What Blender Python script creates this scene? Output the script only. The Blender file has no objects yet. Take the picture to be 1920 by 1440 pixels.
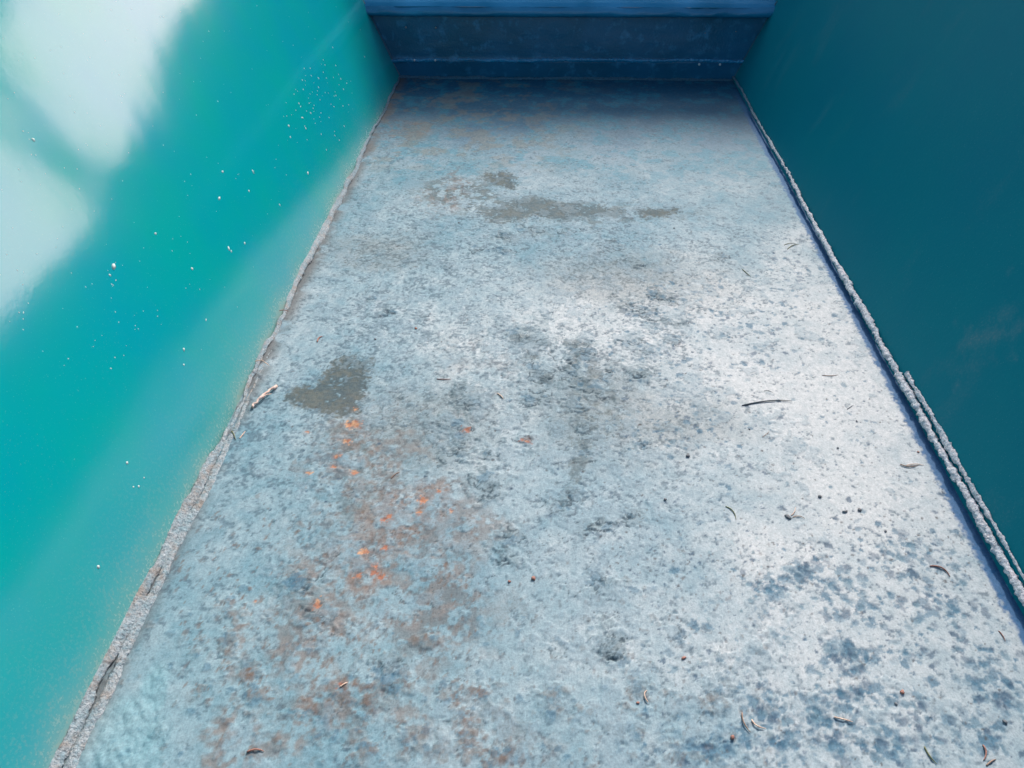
import bpy, math
import numpy as np
from mathutils import Vector

scene = bpy.context.scene
C = scene.collection
R = math.radians

# ------------------------------------------------------------------ camera
CAM = np.array([-0.02585, 0.0, 0.44968])
YAW, PITCH, ROLL, FPX = -0.052286, 0.679314, -0.008882, 1450.0
fw = np.array([math.sin(YAW)*math.cos(PITCH), math.cos(YAW)*math.cos(PITCH), -math.sin(PITCH)])
r0 = np.array([math.cos(YAW), -math.sin(YAW), 0.0])
u0 = np.cross(r0, fw)
rt = math.cos(ROLL)*r0 + math.sin(ROLL)*u0
up = -math.sin(ROLL)*r0 + math.cos(ROLL)*u0
cd = bpy.data.cameras.new('camera')
cam = bpy.data.objects.new('camera', cd)
C.objects.link(cam)
scene.camera = cam
cd.sensor_width = 36.0
cd.lens = FPX/1920*36.0
cd.clip_start = 0.01
cd.clip_end = 400.0
from mathutils import Matrix
cam.matrix_world = Matrix(((rt[0], up[0], -fw[0], CAM[0]), (rt[1], up[1], -fw[1], CAM[1]),
                           (rt[2], up[2], -fw[2], CAM[2]), (0, 0, 0, 1)))

# ------------------------------------------------------------------ light
SUN_AZ, SUN_EL = R(20.0), R(40.6)          # azimuth from +Y towards +X
world = bpy.data.worlds.new('World')
scene.world = world
world.use_nodes = True
wn = world.node_tree
bg = wn.nodes['Background']
sky = wn.nodes.new('ShaderNodeTexSky')
sky.sky_type = 'NISHITA'
sky.sun_disc = False
sky.sun_elevation = SUN_EL
sky.sun_rotation = SUN_AZ
sky.air_density = 1.0
sky.dust_density = 4.0
sky.ozone_density = 1.5
# a sunlit cloud bank low in the sky, right of the sun, mixed into the sky by direction
wtc = wn.nodes.new('ShaderNodeTexCoord')


def wmath(op, a, b=None, clamp=False):
    n = wn.nodes.new('ShaderNodeMath'); n.operation = op; n.use_clamp = clamp
    for i, v in enumerate((a, b)):
        if v is None: continue
        if isinstance(v, (int, float)): n.inputs[i].default_value = v
        else: wn.links.new(v, n.inputs[i])
    return n.outputs[0]


def wdot(vec):
    n = wn.nodes.new('ShaderNodeVectorMath'); n.operation = 'DOT_PRODUCT'
    wn.links.new(wtc.outputs['Generated'], n.inputs[0]); n.inputs[1].default_value = vec
    return n.outputs['Value']


CLA, CLE = R(40.0), R(9.0)
cdir = (math.sin(CLA)*math.cos(CLE), math.cos(CLA)*math.cos(CLE), math.sin(CLE))
wnz = wn.nodes.new('ShaderNodeTexNoise')
wnz.inputs['Scale'].default_value = 5.0
wnz.inputs['Detail'].default_value = 5.0
wn.links.new(wtc.outputs['Generated'], wnz.inputs['Vector'])
cl = wmath('ADD', wdot(cdir), wmath('MULTIPLY', wmath('SUBTRACT', wnz.outputs[0], 0.5), 0.03))
cl = wmath('MULTIPLY', wmath('SUBTRACT', cl, 0.885), 1/0.035, True)
wmx = wn.nodes.new('ShaderNodeMix'); wmx.data_type = 'RGBA'
wn.links.new(cl, wmx.inputs[0])
wn.links.new(sky.outputs[0], wmx.inputs[6])
wmx.inputs[7].default_value = (27.0, 19.5, 19.5, 1)
wn.links.new(wmx.outputs[2], bg.inputs[0])
bg.inputs[1].default_value = 0.15
sd = bpy.data.lights.new('sun', 'SUN')
sd.energy = 3.2
sd.angle = R(4.0)
sd.color = (1.0, 0.95, 0.91)
sun = bpy.data.objects.new('sun', sd)
C.objects.link(sun)
sdir = Vector((math.sin(SUN_AZ)*math.cos(SUN_EL), math.cos(SUN_AZ)*math.cos(SUN_EL), math.sin(SUN_EL)))
sun.rotation_euler = sdir.to_track_quat('Z', 'Y').to_euler()
sun.location = sdir*10
scene.view_settings.view_transform = 'Standard'
scene.view_settings.look = 'None'
scene.view_settings.exposure = 0.35
scene.view_settings.gamma = 1.0
scene.render.engine = 'CYCLES'

# ------------------------------------------------------------------ helpers
W2 = 0.30                     # half width of the floor
YB = 1.4377                   # the step
Y0 = 0.02                     # near end of the floor that is built
SL = R(68.0)                  # slope of the side walls
rng = np.random.default_rng(7)


def fpt(px, py, z=0.0):
    d = fw + rt*(px-960)/FPX + up*(720-py)/FPX
    t = (z-CAM[2])/d[2]
    p = CAM + t*d
    return p[0], p[1]


def wpt(px, py, side, z_off=0.0):
    """point of a side wall seen at a place of the photo: returns (along, height)"""
    n = np.array([-side*math.sin(SL), 0, math.cos(SL)])
    d = fw + rt*(px-960)/FPX + up*(720-py)/FPX
    t = ((np.array([side*W2, 0, 0])-CAM)@n)/(d@n)
    return CAM + t*d, n


def _h(ix, iy, s):
    v = (ix.astype(np.int64)*374761393 + iy.astype(np.int64)*668265263 + int(s)*974634777) & 0xffffffff
    v = ((v ^ (v >> 13))*1274126177) & 0xffffffff
    v = (v ^ (v >> 16)) & 0xffffff
    return v/float(0xffffff)


def vnoise(x, y, s=0):
    ix = np.floor(x); iy = np.floor(y)
    fx = x-ix; fy = y-iy
    fx = fx*fx*fx*(fx*(fx*6-15)+10); fy = fy*fy*fy*(fy*(fy*6-15)+10)
    a = _h(ix, iy, s); b = _h(ix+1, iy, s); c = _h(ix, iy+1, s); d = _h(ix+1, iy+1, s)
    return (a*(1-fx)+b*fx)*(1-fy) + (c*(1-fx)+d*fx)*fy


def fbm(x, y, f, o=4, s=0, gain=0.5):
    t = 0; a = 1; n = 0
    for k in range(o):
        t = t + a*vnoise(x*f + 17.3*k, y*f - 9.1*k, s+k*13)
        n += a; a *= gain; f *= 2.03
    return t/n


def sstep(a, b, v):
    t = np.clip((v-a)/(b-a), 0, 1)
    return t*t*(3-2*t)


def lin(r, g, b):
    f = lambda c: (c/255/12.92) if c/255 <= .04045 else ((c/255+.055)/1.055)**2.4
    return np.array([f(r), f(g), f(b)])


def mix(a, b, t):
    t = np.clip(t, 0, 1)
    if np.ndim(t):
        t = t[..., None]
    return a*(1-t) + b*t


def grid_obj(name, P, mat, parent=None, col=None, vals=None, closed_v=False, smooth=True):
    """P: (n, m, 3) grid of points -> one mesh"""
    n, m = P.shape[:2]
    idx = np.arange(n*m).reshape(n, m)
    if closed_v:
        idx = np.concatenate([idx, idx[:, :1]], 1)
    a = idx[:-1, :-1].ravel(); b = idx[:-1, 1:].ravel(); c = idx[1:, 1:].ravel(); d = idx[1:, :-1].ravel()
    F = np.stack([a, b, c, d], 1).astype(np.int32)
    me = bpy.data.meshes.new(name)
    me.vertices.add(n*m)
    me.vertices.foreach_set('co', P.reshape(-1).astype(np.float32))
    me.loops.add(F.size)
    me.loops.foreach_set('vertex_index', F.ravel())
    me.polygons.add(len(F))
    me.polygons.foreach_set('loop_start', np.arange(0, F.size, 4, dtype=np.int32))
    me.polygons.foreach_set('use_smooth', np.full(len(F), smooth))
    me.update(calc_edges=True)
    if col is not None:
        at = me.attributes.new('tone', 'FLOAT_COLOR', 'POINT')
        c4 = np.concatenate([col.reshape(-1, 3), np.ones((n*m, 1))], 1).astype(np.float32)
        at.data.foreach_set('color', c4.ravel())
    for k, v in (vals or {}).items():
        at = me.attributes.new(k, 'FLOAT', 'POINT')
        at.data.foreach_set('value', v.reshape(-1).astype(np.float32))
    me.materials.append(mat)
    o = bpy.data.objects.new(name, me)
    C.objects.link(o)
    if parent:
        o.parent = parent
    return o


def raw_obj(name, V, F, mat, parent=None, smooth=True, mats=None, mi=None):
    me = bpy.data.meshes.new(name)
    me.from_pydata([tuple(map(float, v)) for v in V], [], [tuple(int(i) for i in f) for f in F])
    me.polygons.foreach_set('use_smooth', [smooth]*len(me.polygons))
    for m_ in (mats or [mat]):
        me.materials.append(m_)
    if mi is not None:
        me.polygons.foreach_set('material_index', mi)
    me.update()
    o = bpy.data.objects.new(name, me)
    C.objects.link(o)
    if parent:
        o.parent = parent
    return o


def tag(o, label=None, cat=None, group=None, kind=None):
    if label: o['label'] = label
    if cat: o['category'] = cat
    if group: o['group'] = group
    if kind: o['kind'] = kind
    return o


def empty(name, loc):
    o = bpy.data.objects.new(name, None)
    o.empty_display_size = 0.02
    o.location = loc
    C.objects.link(o)
    return o


# ------------------------------------------------------------------ materials
def mat_base(name):
    m = bpy.data.materials.new(name)
    m.use_nodes = True
    nt = m.node_tree
    return m, nt, nt.nodes['Principled BSDF']


def N(nt, t, **kw):
    n = nt.nodes.new(t)
    for k, v in kw.items():
        setattr(n, k, v)
    return n


def noise_node(nt, scale, detail=4, rough=0.55, vec=None):
    n = N(nt, 'ShaderNodeTexNoise')
    n.inputs['Scale'].default_value = scale
    n.inputs['Detail'].default_value = detail
    n.inputs['Roughness'].default_value = rough
    if vec is not None:
        nt.links.new(vec, n.inputs['Vector'])
    return n


def ramp(nt, src, stops):
    r = N(nt, 'ShaderNodeValToRGB')
    el = r.color_ramp.elements
    while len(el) < len(stops):
        el.new(0.5)
    for e, (p, c) in zip(el, stops):
        e.position = p
        e.color = (c, c, c, 1) if np.isscalar(c) else (*c, 1)
    nt.links.new(src, r.inputs[0])
    return r


def bump(nt, src, strength, dist, prev=None):
    b = N(nt, 'ShaderNodeBump')
    b.inputs['Strength'].default_value = strength
    b.inputs['Distance'].default_value = dist
    nt.links.new(src, b.inputs['Height'])
    if prev is not None:
        nt.links.new(prev.outputs[0], b.inputs['Normal'])
    return b


def mixcol(nt, fac, a, b, mode='MIX'):
    m = N(nt, 'ShaderNodeMix', data_type='RGBA', blend_type=mode)
    if np.isscalar(fac): m.inputs[0].default_value = fac
    else: nt.links.new(fac, m.inputs[0])
    for s, i in ((a, 6), (b, 7)):
        if isinstance(s, (tuple, list, np.ndarray)): m.inputs[i].default_value = (*s, 1)
        else: nt.links.new(s, m.inputs[i])
    return m.outputs[2]


def enamel(name, base, dark, rough=0.2, ior=1.9, bump_s=0.25, dusty=None, scuff=None):
    m, nt, p = mat_base(name)
    tc = N(nt, 'ShaderNodeTexCoord').outputs['Object']
    n1 = noise_node(nt, 9, 3, .5, tc)
    f1 = ramp(nt, n1.outputs[0], [(0.35, 0.0), (0.65, 1.0)])
    c = mixcol(nt, f1.outputs[0], base, dark)
    if scuff is not None:
        n7 = noise_node(nt, 48, 5, .65, tc)
        c = mixcol(nt, ramp(nt, n7.outputs[0], [(.54, 0.), (.70, .8)]).outputs[0], c, scuff)
    # fine speckle of dust and pinholes
    n2 = noise_node(nt, 900, 2, .6, tc)
    f2 = ramp(nt, n2.outputs[0], [(0.66, 0.0), (0.74, 1.0)])
    c = mixcol(nt, f2.outputs[0], c, tuple(np.clip(np.array(base)*1.0+np.array([.05, .06, .05]), 0, 1)))
    if dusty is not None:
        at = N(nt, 'ShaderNodeAttribute', attribute_name='dirt')
        n4 = noise_node(nt, 420, 4, .7, tc)
        mm = N(nt, 'ShaderNodeMath', operation='MULTIPLY_ADD', use_clamp=True)
        nt.links.new(n4.outputs[0], mm.inputs[0]); mm.inputs[1].default_value = 4.0
        mm.inputs[2].default_value = -2.0
        ad = N(nt, 'ShaderNodeMath', operation='ADD', use_clamp=True)
        nt.links.new(at.outputs['Fac'], ad.inputs[0]); nt.links.new(mm.outputs[0], ad.inputs[1])
        ml = N(nt, 'ShaderNodeMath', operation='MULTIPLY', use_clamp=True)
        nt.links.new(ad.outputs[0], ml.inputs[0]); nt.links.new(at.outputs['Fac'], ml.inputs[1])
        c = mixcol(nt, ml.outputs[0], c, dusty)
        rr = N(nt, 'ShaderNodeMath', operation='MULTIPLY_ADD', use_clamp=True)
        nt.links.new(ml.outputs[0], rr.inputs[0]); rr.inputs[1].default_value = 0.4; rr.inputs[2].default_value = rough
        nt.links.new(rr.outputs[0], p.inputs['Roughness'])
    else:
        p.inputs['Roughness'].default_value = rough
    nt.links.new(c, p.inputs['Base Color'])
    p.inputs['IOR'].default_value = ior
    n3 = noise_node(nt, 260, 3, .6, tc)
    b = bump(nt, n3.outputs[0], bump_s, 0.0006)
    n5 = noise_node(nt, 11, 2, .5, tc)
    b = bump(nt, n5.outputs[0], 0.10, 0.005, b)
    nt.links.new(b.outputs[0], p.inputs['Normal'])
    return m


TEAL = (0.0, 0.30, 0.285)
TEAL2 = (0.0, 0.275, 0.32)
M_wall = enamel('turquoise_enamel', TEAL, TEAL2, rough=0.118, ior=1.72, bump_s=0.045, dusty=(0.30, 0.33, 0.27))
M_wallR = enamel('shaded_turquoise_enamel', (0.0, 0.19, 0.235), (0.0, 0.18, 0.235), rough=0.42, ior=1.18, bump_s=0.2, dusty=(0.16, 0.25, 0.27))  # same paint as the left wall, its shade put into a darker base
M_blue = enamel('blue_enamel', (0.010, 0.13, 0.25), (0.004, 0.095, 0.17), rough=0.3, ior=1.5, bump_s=0.9, scuff=(.05, .24, .42))
M_tread = enamel('dull_blue_enamel', (0.03, 0.24, 0.46), (0.0, 0.14, 0.28), rough=0.65, ior=1.15, bump_s=0.3)
M_nose = enamel('glossy_highlit_blue_enamel', (0.02, 0.24, 0.44), (0.0, 0.15, 0.28), rough=0.25, ior=1.6, bump_s=0.5)  # base lighter than the riser's blue, to paint in the lip's highlight

# worn floor paint: colour, gloss and relief come from its wear map, which also holds painted shade
M_floor, nt, p = mat_base('worn_grey_paint')
tc = N(nt, 'ShaderNodeTexCoord').outputs['Object']
at = N(nt, 'ShaderNodeAttribute', attribute_name='tone')
n1 = noise_node(nt, 700, 3, .65, tc)
f1 = ramp(nt, n1.outputs[0], [(0.25, 0.76), (0.5, 1.0), (0.75, 1.2)])
c = mixcol(nt, 1.0, at.outputs['Color'], f1.outputs[0], 'MULTIPLY')
nt.links.new(c, p.inputs['Base Color'])
ar = N(nt, 'ShaderNodeAttribute', attribute_name='rough')
nt.links.new(ar.outputs['Fac'], p.inputs['Roughness'])
p.inputs['IOR'].default_value = 1.28
mp = N(nt, 'ShaderNodeMapping')
mp.inputs['Rotation'].default_value = (0, 0, R(-14))
mp.inputs['Scale'].default_value = (1.0, 0.3, 1)
nt.links.new(tc, mp.inputs[0])
n2 = noise_node(nt, 650, 4, .6, mp.outputs[0])
b = bump(nt, n2.outputs[0], 0.3, 0.0008)
n3 = noise_node(nt, 260, 4, .6, tc)
b = bump(nt, n3.outputs[0], 0.16, 0.0014, b)
nt.links.new(b.outputs[0], p.inputs['Normal'])


def bead_mat(name, c1, c2, c3, farcol=(.06, .16, .22)):
    m, nt, p = mat_base(name)
    tc = N(nt, 'ShaderNodeTexCoord').outputs['Object']
    n1 = noise_node(nt, 160, 5, .7, tc)
    c = mixcol(nt, ramp(nt, n1.outputs[0], [(.35, 0.), (.6, 1.)]).outputs[0], c1, c2)
    n2 = noise_node(nt, 60, 4, .7, tc)
    c = mixcol(nt, ramp(nt, n2.outputs[0], [(.5, 0.), (.66, 1.)]).outputs[0], c, c3)
    sep = N(nt, 'ShaderNodeSeparateXYZ')
    nt.links.new(tc, sep.inputs[0])
    far_ = N(nt, 'ShaderNodeMapRange')
    far_.inputs[1].default_value = 0.85; far_.inputs[2].default_value = 1.25; far_.inputs[4].default_value = 0.85
    nt.links.new(sep.outputs[1], far_.inputs[0])
    c = mixcol(nt, far_.outputs[0], c, farcol)
    n9 = noise_node(nt, 520, 3, .7, tc)
    c = mixcol(nt, 1.0, c, ramp(nt, n9.outputs[0], [(.3, .45), (.5, 1.), (.7, 1.25)]).outputs[0], 'MULTIPLY')
    nt.links.new(c, p.inputs['Base Color'])
    p.inputs['Roughness'].default_value = 0.5
    n3 = noise_node(nt, 500, 4, .7, tc)
    nt.links.new(bump(nt, n3.outputs[0], 0.9, 0.003).outputs[0], p.inputs['Normal'])
    return m


M_beadL = bead_mat('weathered_weld', (0.40, 0.43, 0.44), (0.23, 0.33, 0.37), (0.30, 0.27, 0.24))
M_beadR = bead_mat('pale_weld', (0.85, 0.80, 0.82), (0.62, 0.66, 0.70), (0.40, 0.50, 0.56))
M_beadB = bead_mat('blue_weld', (0.05, 0.09, 0.20), (0.02, 0.06, 0.13), (0.10, 0.06, 0.05))


def simple(name, col, rough=0.6, col2=None, scale=40, bs=0.3):
    m, nt, p = mat_base(name)
    tc = N(nt, 'ShaderNodeTexCoord').outputs['Object']
    n1 = noise_node(nt, scale, 4, .6, tc)
    c2 = col2 if col2 is not None else tuple(x*0.6 for x in col)
    c = mixcol(nt, ramp(nt, n1.outputs[0], [(.35, 0.), (.65, 1.)]).outputs[0], col, c2)
    nt.links.new(c, p.inputs['Base Color'])
    p.inputs['Roughness'].default_value = rough
    nt.links.new(bump(nt, n1.outputs[0], bs, 0.3/scale).outputs[0], p.inputs['Normal'])
    return m


M_straw = simple('dry_needle', (0.80, 0.58, 0.44), 0.5, (0.55, 0.34, 0.24), 400)
M_tan = simple('brown_needle', (0.34, 0.22, 0.16), 0.5, (0.20, 0.12, 0.08), 400)
M_green = simple('green_needle', (0.20, 0.20, 0.08), 0.5, (0.09, 0.11, 0.05), 400)
M_dark = simple('dark_needle', (0.015, 0.035, 0.05), 0.5, (0.03, 0.06, 0.08), 400)
M_twig = simple('twig_bark', (0.85, 0.66, 0.55), 0.6, (0.50, 0.32, 0.25), 300, 0.6)
M_pebble = simple('dark_crumb', (0.10, 0.13, 0.16), 0.6, (0.14, 0.12, 0.11), 500, 0.5)
M_reddish = simple('reddish_crumb', (0.38, 0.17, 0.12), 0.6, (0.22, 0.10, 0.08), 500, 0.5)
M_fleck = simple('white_fleck', (0.52, 0.62, 0.58), 0.6, (0.34, 0.48, 0.46), 900, 0.3)
M_rivet = simple('bright_rivet', (0.80, 0.74, 0.74), 0.35, (0.6, 0.55, 0.55), 900, 0.2)
M_rivetdim = simple('dull_rivet', (0.30, 0.26, 0.27), 0.4, (0.2, 0.18, 0.2), 900, 0.2)
M_grass = simple('grass_ground', (0.05, 0.085, 0.025), 0.9, (0.09, 0.08, 0.04), 3, 0.6)
M_leaf = simple('conifer_foliage', (0.022, 0.045, 0.018), 0.7, (0.04, 0.07, 0.025), 6, 0.0)
M_bush = simple('bush_foliage', (0.04, 0.08, 0.02), 0.7, (0.06, 0.11, 0.03), 6, 0.0)
M_bark = simple('bark', (0.08, 0.06, 0.045), 0.9, (0.04, 0.03, 0.025), 12, 0.8)
M_pole = simple('pole_wood', (0.07, 0.055, 0.045), 0.85, (0.04, 0.033, 0.028), 8, 0.5)

# ------------------------------------------------------------------ the ground (below and around the chute)
g = []
n = 40
xs = np.concatenate([-np.geomspace(150, .5, n), np.geomspace(.5, 150, n)])
X, Y = np.meshgrid(xs, xs, indexing='ij')
Z = -0.45 + 0.05*(fbm(X, Y, .6, 3, 5)-.5)
tag(grid_obj('ground', np.stack([X, Y, Z], 2), M_grass), kind='structure')

# ------------------------------------------------------------------ the chute
chute = tag(empty('metal_chute', (0, 0, 0)),
            'painted metal chute with worn grey floor, turquoise sides and a blue step at its end', 'chute')

# --- floor: wear map computed on a 1.2 mm grid
DX = 0.0010
xs = np.arange(-W2-0.004, W2+0.004, DX)
ys = np.arange(Y0, YB+0.004, DX)
X, Y = np.meshgrid(xs, ys, indexing='ij')
xs0, ys0 = xs[0], ys[0]
SH = X.shape


def field(pts, power=2.6):
    """smooth field through values known at places of the plate"""
    num = 0; den = 0
    for px, py, v in pts:
        x, y = fpt(px, py)
        d = ((X-x)**2 + ((Y-y)*0.8)**2 + 1e-4)**(power/2)
        num = num + v/d; den = den + 1/d
    return num/den


WX = (fbm(X, Y, 22, 4, 101)-.5)*0.07
WY = (fbm(X, Y, 22, 4, 151)-.5)*0.09
wx2 = (fbm(X, Y, 110, 3, 201)-.5)*0.016
wy2 = (fbm(X, Y, 110, 3, 251)-.5)*0.018


def blob(px, py, rx, ry, ang=0, warp=1.0, soft=0.35):
    """ragged patch centred at a photo place; rx, ry are its half sizes on the plate in metres"""
    x, y = fpt(px, py)
    u = X-x+(WX+wx2)*warp*0.6; v = Y-y+(WY+wy2)*warp*0.6
    c, s = math.cos(ang), math.sin(ang)
    a = (u*c+v*s)/rx; b_ = (-u*s+v*c)/ry
    d = np.sqrt(a*a+b_*b_)
    return 1-sstep(1-soft, 1+soft, d)


fine = fbm(X, Y, 330, 2, 11)
mid = fbm(X, Y, 90, 4, 12)
big = fbm(X, Y, 14, 4, 13)
ridge = np.abs(fbm(X, Y, 120, 3, 14)-.5)*2

# whiteness of the paint
white = field([(600, 500, .30), (700, 620, .35), (540, 720, .28), (450, 900, .22), (350, 1100, .20), (250, 1350, .18),
               (500, 1300, .14), (700, 1250, .14), (800, 450, .30), (900, 560, .45), (900, 640, .75), (1070, 590, 1.1),
               (1140, 640, 1.0), (980, 640, .6), (1200, 560, .8), (1330, 560, 1.0), (1500, 500, .95), (1550, 600, 1.0), (1400, 700, .95),
               (1600, 750, 1.0), (1250, 760, .75), (1100, 800, .45), (900, 860, .42), (1000, 1000, .35), (1200, 1000, .45), (1200, 900, .5), (1100, 880, .4),
               (1400, 900, .85), (1600, 950, 1.0), (1800, 1100, .8), (1500, 1150, .7), (1700, 1300, .6), (1450, 1000, .8), (1300, 1200, .48),
               (1100, 1250, .38), (1000, 1400, .32), (1300, 1400, .4), (1850, 1400, .45), (1500, 1400, .48), (760, 900, .25), (800, 1100, .22),
               (1250, 400, .15), (1450, 400, .25), (1380, 300, .05), (1350, 470, .35), (1540, 470, .6), (1200, 460, .2), (1000, 460, .2), (700, 350, .15), (900, 300, .12), (1100, 300, .22),
               (1300, 320, .08), (1000, 220, .1), (1350, 250, .2)])
white = np.clip(white + (mid-.5)*0.5 + (big-.5)*.7, 0, 1.15)
col = mix(lin(130, 166, 184), lin(236, 231, 234), white)
cy = field([(300, 1350, .8), (500, 1400, .75), (450, 1000, .5), (400, 1200, .8), (700, 1300, .7), (600, 620, .25), (900, 1000, .3), (1000, 1300, .5),
            (1500, 700, 0), (1500, 1200, 0), (1200, 1000, .1), (900, 430, .5), (700, 380, .6), (1200, 420, .25)])
col = mix(col, lin(138, 174, 186), cy*0.55)
h = (mid-.5)*0.0004 + (fine-.5)*0.00022
rough = 0.66 + 0.1*(mid-.5)

# far end: its blue shade put into the colour, with patches of older teal paint
far = sstep(1.05, 1.42, Y + (big-.5)*.25)
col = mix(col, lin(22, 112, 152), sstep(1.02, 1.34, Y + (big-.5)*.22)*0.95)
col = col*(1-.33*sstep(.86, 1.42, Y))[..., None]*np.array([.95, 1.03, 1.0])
tealp = sstep(.50, .66, fbm(X, Y, 40, 5, 31, .7))*sstep(.90, 1.05, Y)
col = mix(col, lin(40, 148, 172), tealp*0.42)
brn = sstep(.50, .64, fbm(X, Y, 30, 5, 33, .7))*sstep(.98, 1.1, Y)*sstep(0.15, -.12, X)
col = mix(col, lin(135, 130, 112), brn*0.45)

# fine dark speckle where the top coat has gone
dens = field([(600, 500, .5), (760, 480, .9), (700, 600, .9), (560, 620, .5), (480, 830, .7), (650, 870, .9), (500, 950, .6),
              (350, 1150, .35), (300, 1300, .3), (900, 700, .8), (1000, 560, .5), (1100, 480, .8), (1300, 480, .6), (1100, 700, .7), (1250, 620, .5),
              (1250, 800, .55), (1150, 900, .5), (1000, 950, .3), (900, 1050, .35), (1450, 700, .25), (1550, 800, .2), (1600, 600, .2),
              (1500, 1000, .15), (700, 1200, .2), (1100, 1200, .15), (1300, 1150, .35), (1700, 1200, .15), (1500, 1380, .45), (900, 1350, .2),
              (1000, 300, .35), (800, 350, .45), (1300, 350, .35)])
sp = fbm(X, Y, 340, 3, 41, .6)*.62 + fbm(X, Y, 95, 3, 45, .6)*.38
spm = sstep(0.0, .12, sp-(0.66-0.20*dens))
col = mix(col, lin(84, 112, 128), spm*0.62)
grain = fbm(X, Y*.8, 420, 2, 43, .8)
col = col*(1+(grain-.5)[..., None]*np.array([.75, .6, .55])*(0.30+.95*dens[..., None]))
h -= spm*0.0004

# dark olive and grey patches of bare primer


def poly(pix, warp=1.0, soft=.004):
    """ragged patch with the outline of a photo polygon laid on the plate"""
    q = np.array([fpt(*a) for a in pix])
    u = X+(WX*.12+wx2*.55)*warp; v = Y+(WY*.12+wy2*.55)*warp
    m0, m1 = q.min(0)-.04, q.max(0)+.04
    out = np.zeros(SH)
    ii = np.where((xs > m0[0]) & (xs < m1[0]))[0]; jj = np.where((ys > m0[1]) & (ys < m1[1]))[0]
    sl = np.s_[ii[0]:ii[-1]+1, jj[0]:jj[-1]+1]
    u = u[sl]; v = v[sl]
    dmin = np.full(u.shape, 9.); ins = np.zeros(u.shape, bool)
    for k in range(len(q)):
        a = q[k]; b_ = q[(k+1) % len(q)]
        e = b_-a
        t = np.clip(((u-a[0])*e[0]+(v-a[1])*e[1])/(e@e), 0, 1)
        dmin = np.minimum(dmin, np.hypot(u-a[0]-t*e[0], v-a[1]-t*e[1]))
        cr = (a[1] > v) != (b_[1] > v)
        xi = a[0]+(v-a[1])*e[0]/(e[1] if abs(e[1]) > 1e-9 else 1e-9)
        ins ^= cr & (u < xi)
    sd_ = np.where(ins, -dmin, dmin)
    out[sl] = 1-sstep(-soft, soft, sd_ + (fine[sl]-.5)*.012 + (sp[sl]-.5)*.03)
    return out


stain = np.zeros(SH)
for q, w_ in [([(640, 666), (665, 668), (692, 675), (692, 712), (682, 745), (672, 775), (640, 782), (600, 778), (560, 766), (533, 746), (545, 730), (590, 722), (612, 698)], 1.),
              ([(905, 325), (950, 322), (968, 335), (962, 354), (925, 348), (905, 337)], .95),
              ([(898, 402), (950, 385), (985, 370), (1040, 378), (1090, 384), (1130, 388), (1150, 399), (1100, 408), (1060, 412), (1000, 406), (940, 418), (915, 414)], .85),
              ([(1195, 392), (1272, 390), (1270, 402), (1235, 408), (1200, 406)], .95),
              ([(1090, 402), (1140, 400), (1124, 432), (1105, 426)], .6),
              ([(905, 440), (1060, 430), (1050, 442), (940, 455)], .3),
              ([(1065, 640), (1105, 640), (1115, 680), (1150, 720), (1180, 765), (1150, 795), (1120, 802), (1110, 840), (1100, 890), (1075, 938), (1058, 930), (1070, 860), (1075, 800), (1055, 760), (1065, 720), (1060, 680)], .65),
              ([(960, 615), (1000, 640), (1030, 700), (1040, 720), (1000, 715), (975, 660)], .55),
              ([(845, 745), (890, 740), (885, 800), (870, 850), (835, 860), (855, 800)], .5),
              ([(600, 780), (670, 780), (700, 800), (740, 800), (690, 850), (640, 870), (620, 830)], .6),
              ([(1105, 480), (1190, 486), (1170, 500), (1115, 494)], .5), ([(1225, 520), (1245, 520), (1240, 555), (1222, 550)], .45),
              ([(690, 850), (760, 860), (740, 920), (700, 990), (640, 960), (650, 890)], .5)]:
    stain = np.maximum(stain, poly(q)*w_*(1 if w_ > .8 else sstep(.40, .56, fbm(X, Y, 100, 4, 48, .65))))
for q in [(1090, 398, .13, .022, 0), (860, 360, .05, .05, 0), (960, 395, .07, .03, 0)]:
    stain = np.maximum(stain, blob(*q, soft=.5)*sstep(.46, .54, fbm(X, Y, 90, 4, 47, .6))*.75)
for q in [(1130, 760, .06, .06, 0), (1250, 790, .06, .03, 0), (790, 800, .06, .05, 0), (700, 470, .06, .04, 0), (1190, 520, .09, .05, 0)]:
    stain = np.maximum(stain, blob(*q, soft=.7)*.38)
stain *= sstep(.30, .42, mid*.6+fine*.4+.06)
col = mix(col, mix(lin(82, 98, 102), lin(112, 116, 108), (sp-.5)*3.2+(mid-.5)*2+.5), stain*0.9)
h -= stain*0.0005
rough = rough + stain*0.12

# brown rust film
rust = np.zeros(SH)
for q, w_ in [((700, 880, .05, .07, .2), .5), ((790, 955, .035, .045, .2), .8), ((690, 1010, .028, .045, 0), .55), ((700, 1090, .026, .03, 0), .7),
              ((830, 1130, .03, .05, .3), .7), ((590, 1090, .03, .04, 0), .6), ((600, 1170, .03, .03, 0), .65), ((800, 1190, .03, .02, 0), .6),
              ((620, 1330, .03, .025, 0), .7), ((520, 1385, .035, .02, 0), .6), ((430, 1400, .012, .03, 0), .7), ((760, 1290, .022, .016, 0), .55),
              ((850, 355, .016, .07, 0), .6), ((800, 385, .02, .05, 0), .4), ((570, 880, .04, .02, 0), .3),
              ((870, 1000, .04, .03, .2), .5), ((430, 1200, .012, .03, .1), .6), ((430, 1150, .012, .02, .3), .4), ((960, 1190, .02, .03, 0), .3),
              ((900, 690, .05, .06, 0), .2), ((760, 240, .05, .05, 0), .4), ((850, 1390, .03, .02, 0), .4), ((960, 1420, .03, .015, 0), .4)]:
    rust = np.maximum(rust, blob(*q, soft=.6)*w_)
rst = rust*sstep(.42, .62, fbm(X, Y, 75, 3, 51)*.55 + fbm(X, Y, 260, 2, 52)*.45 + .10*(rust-.4))
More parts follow.
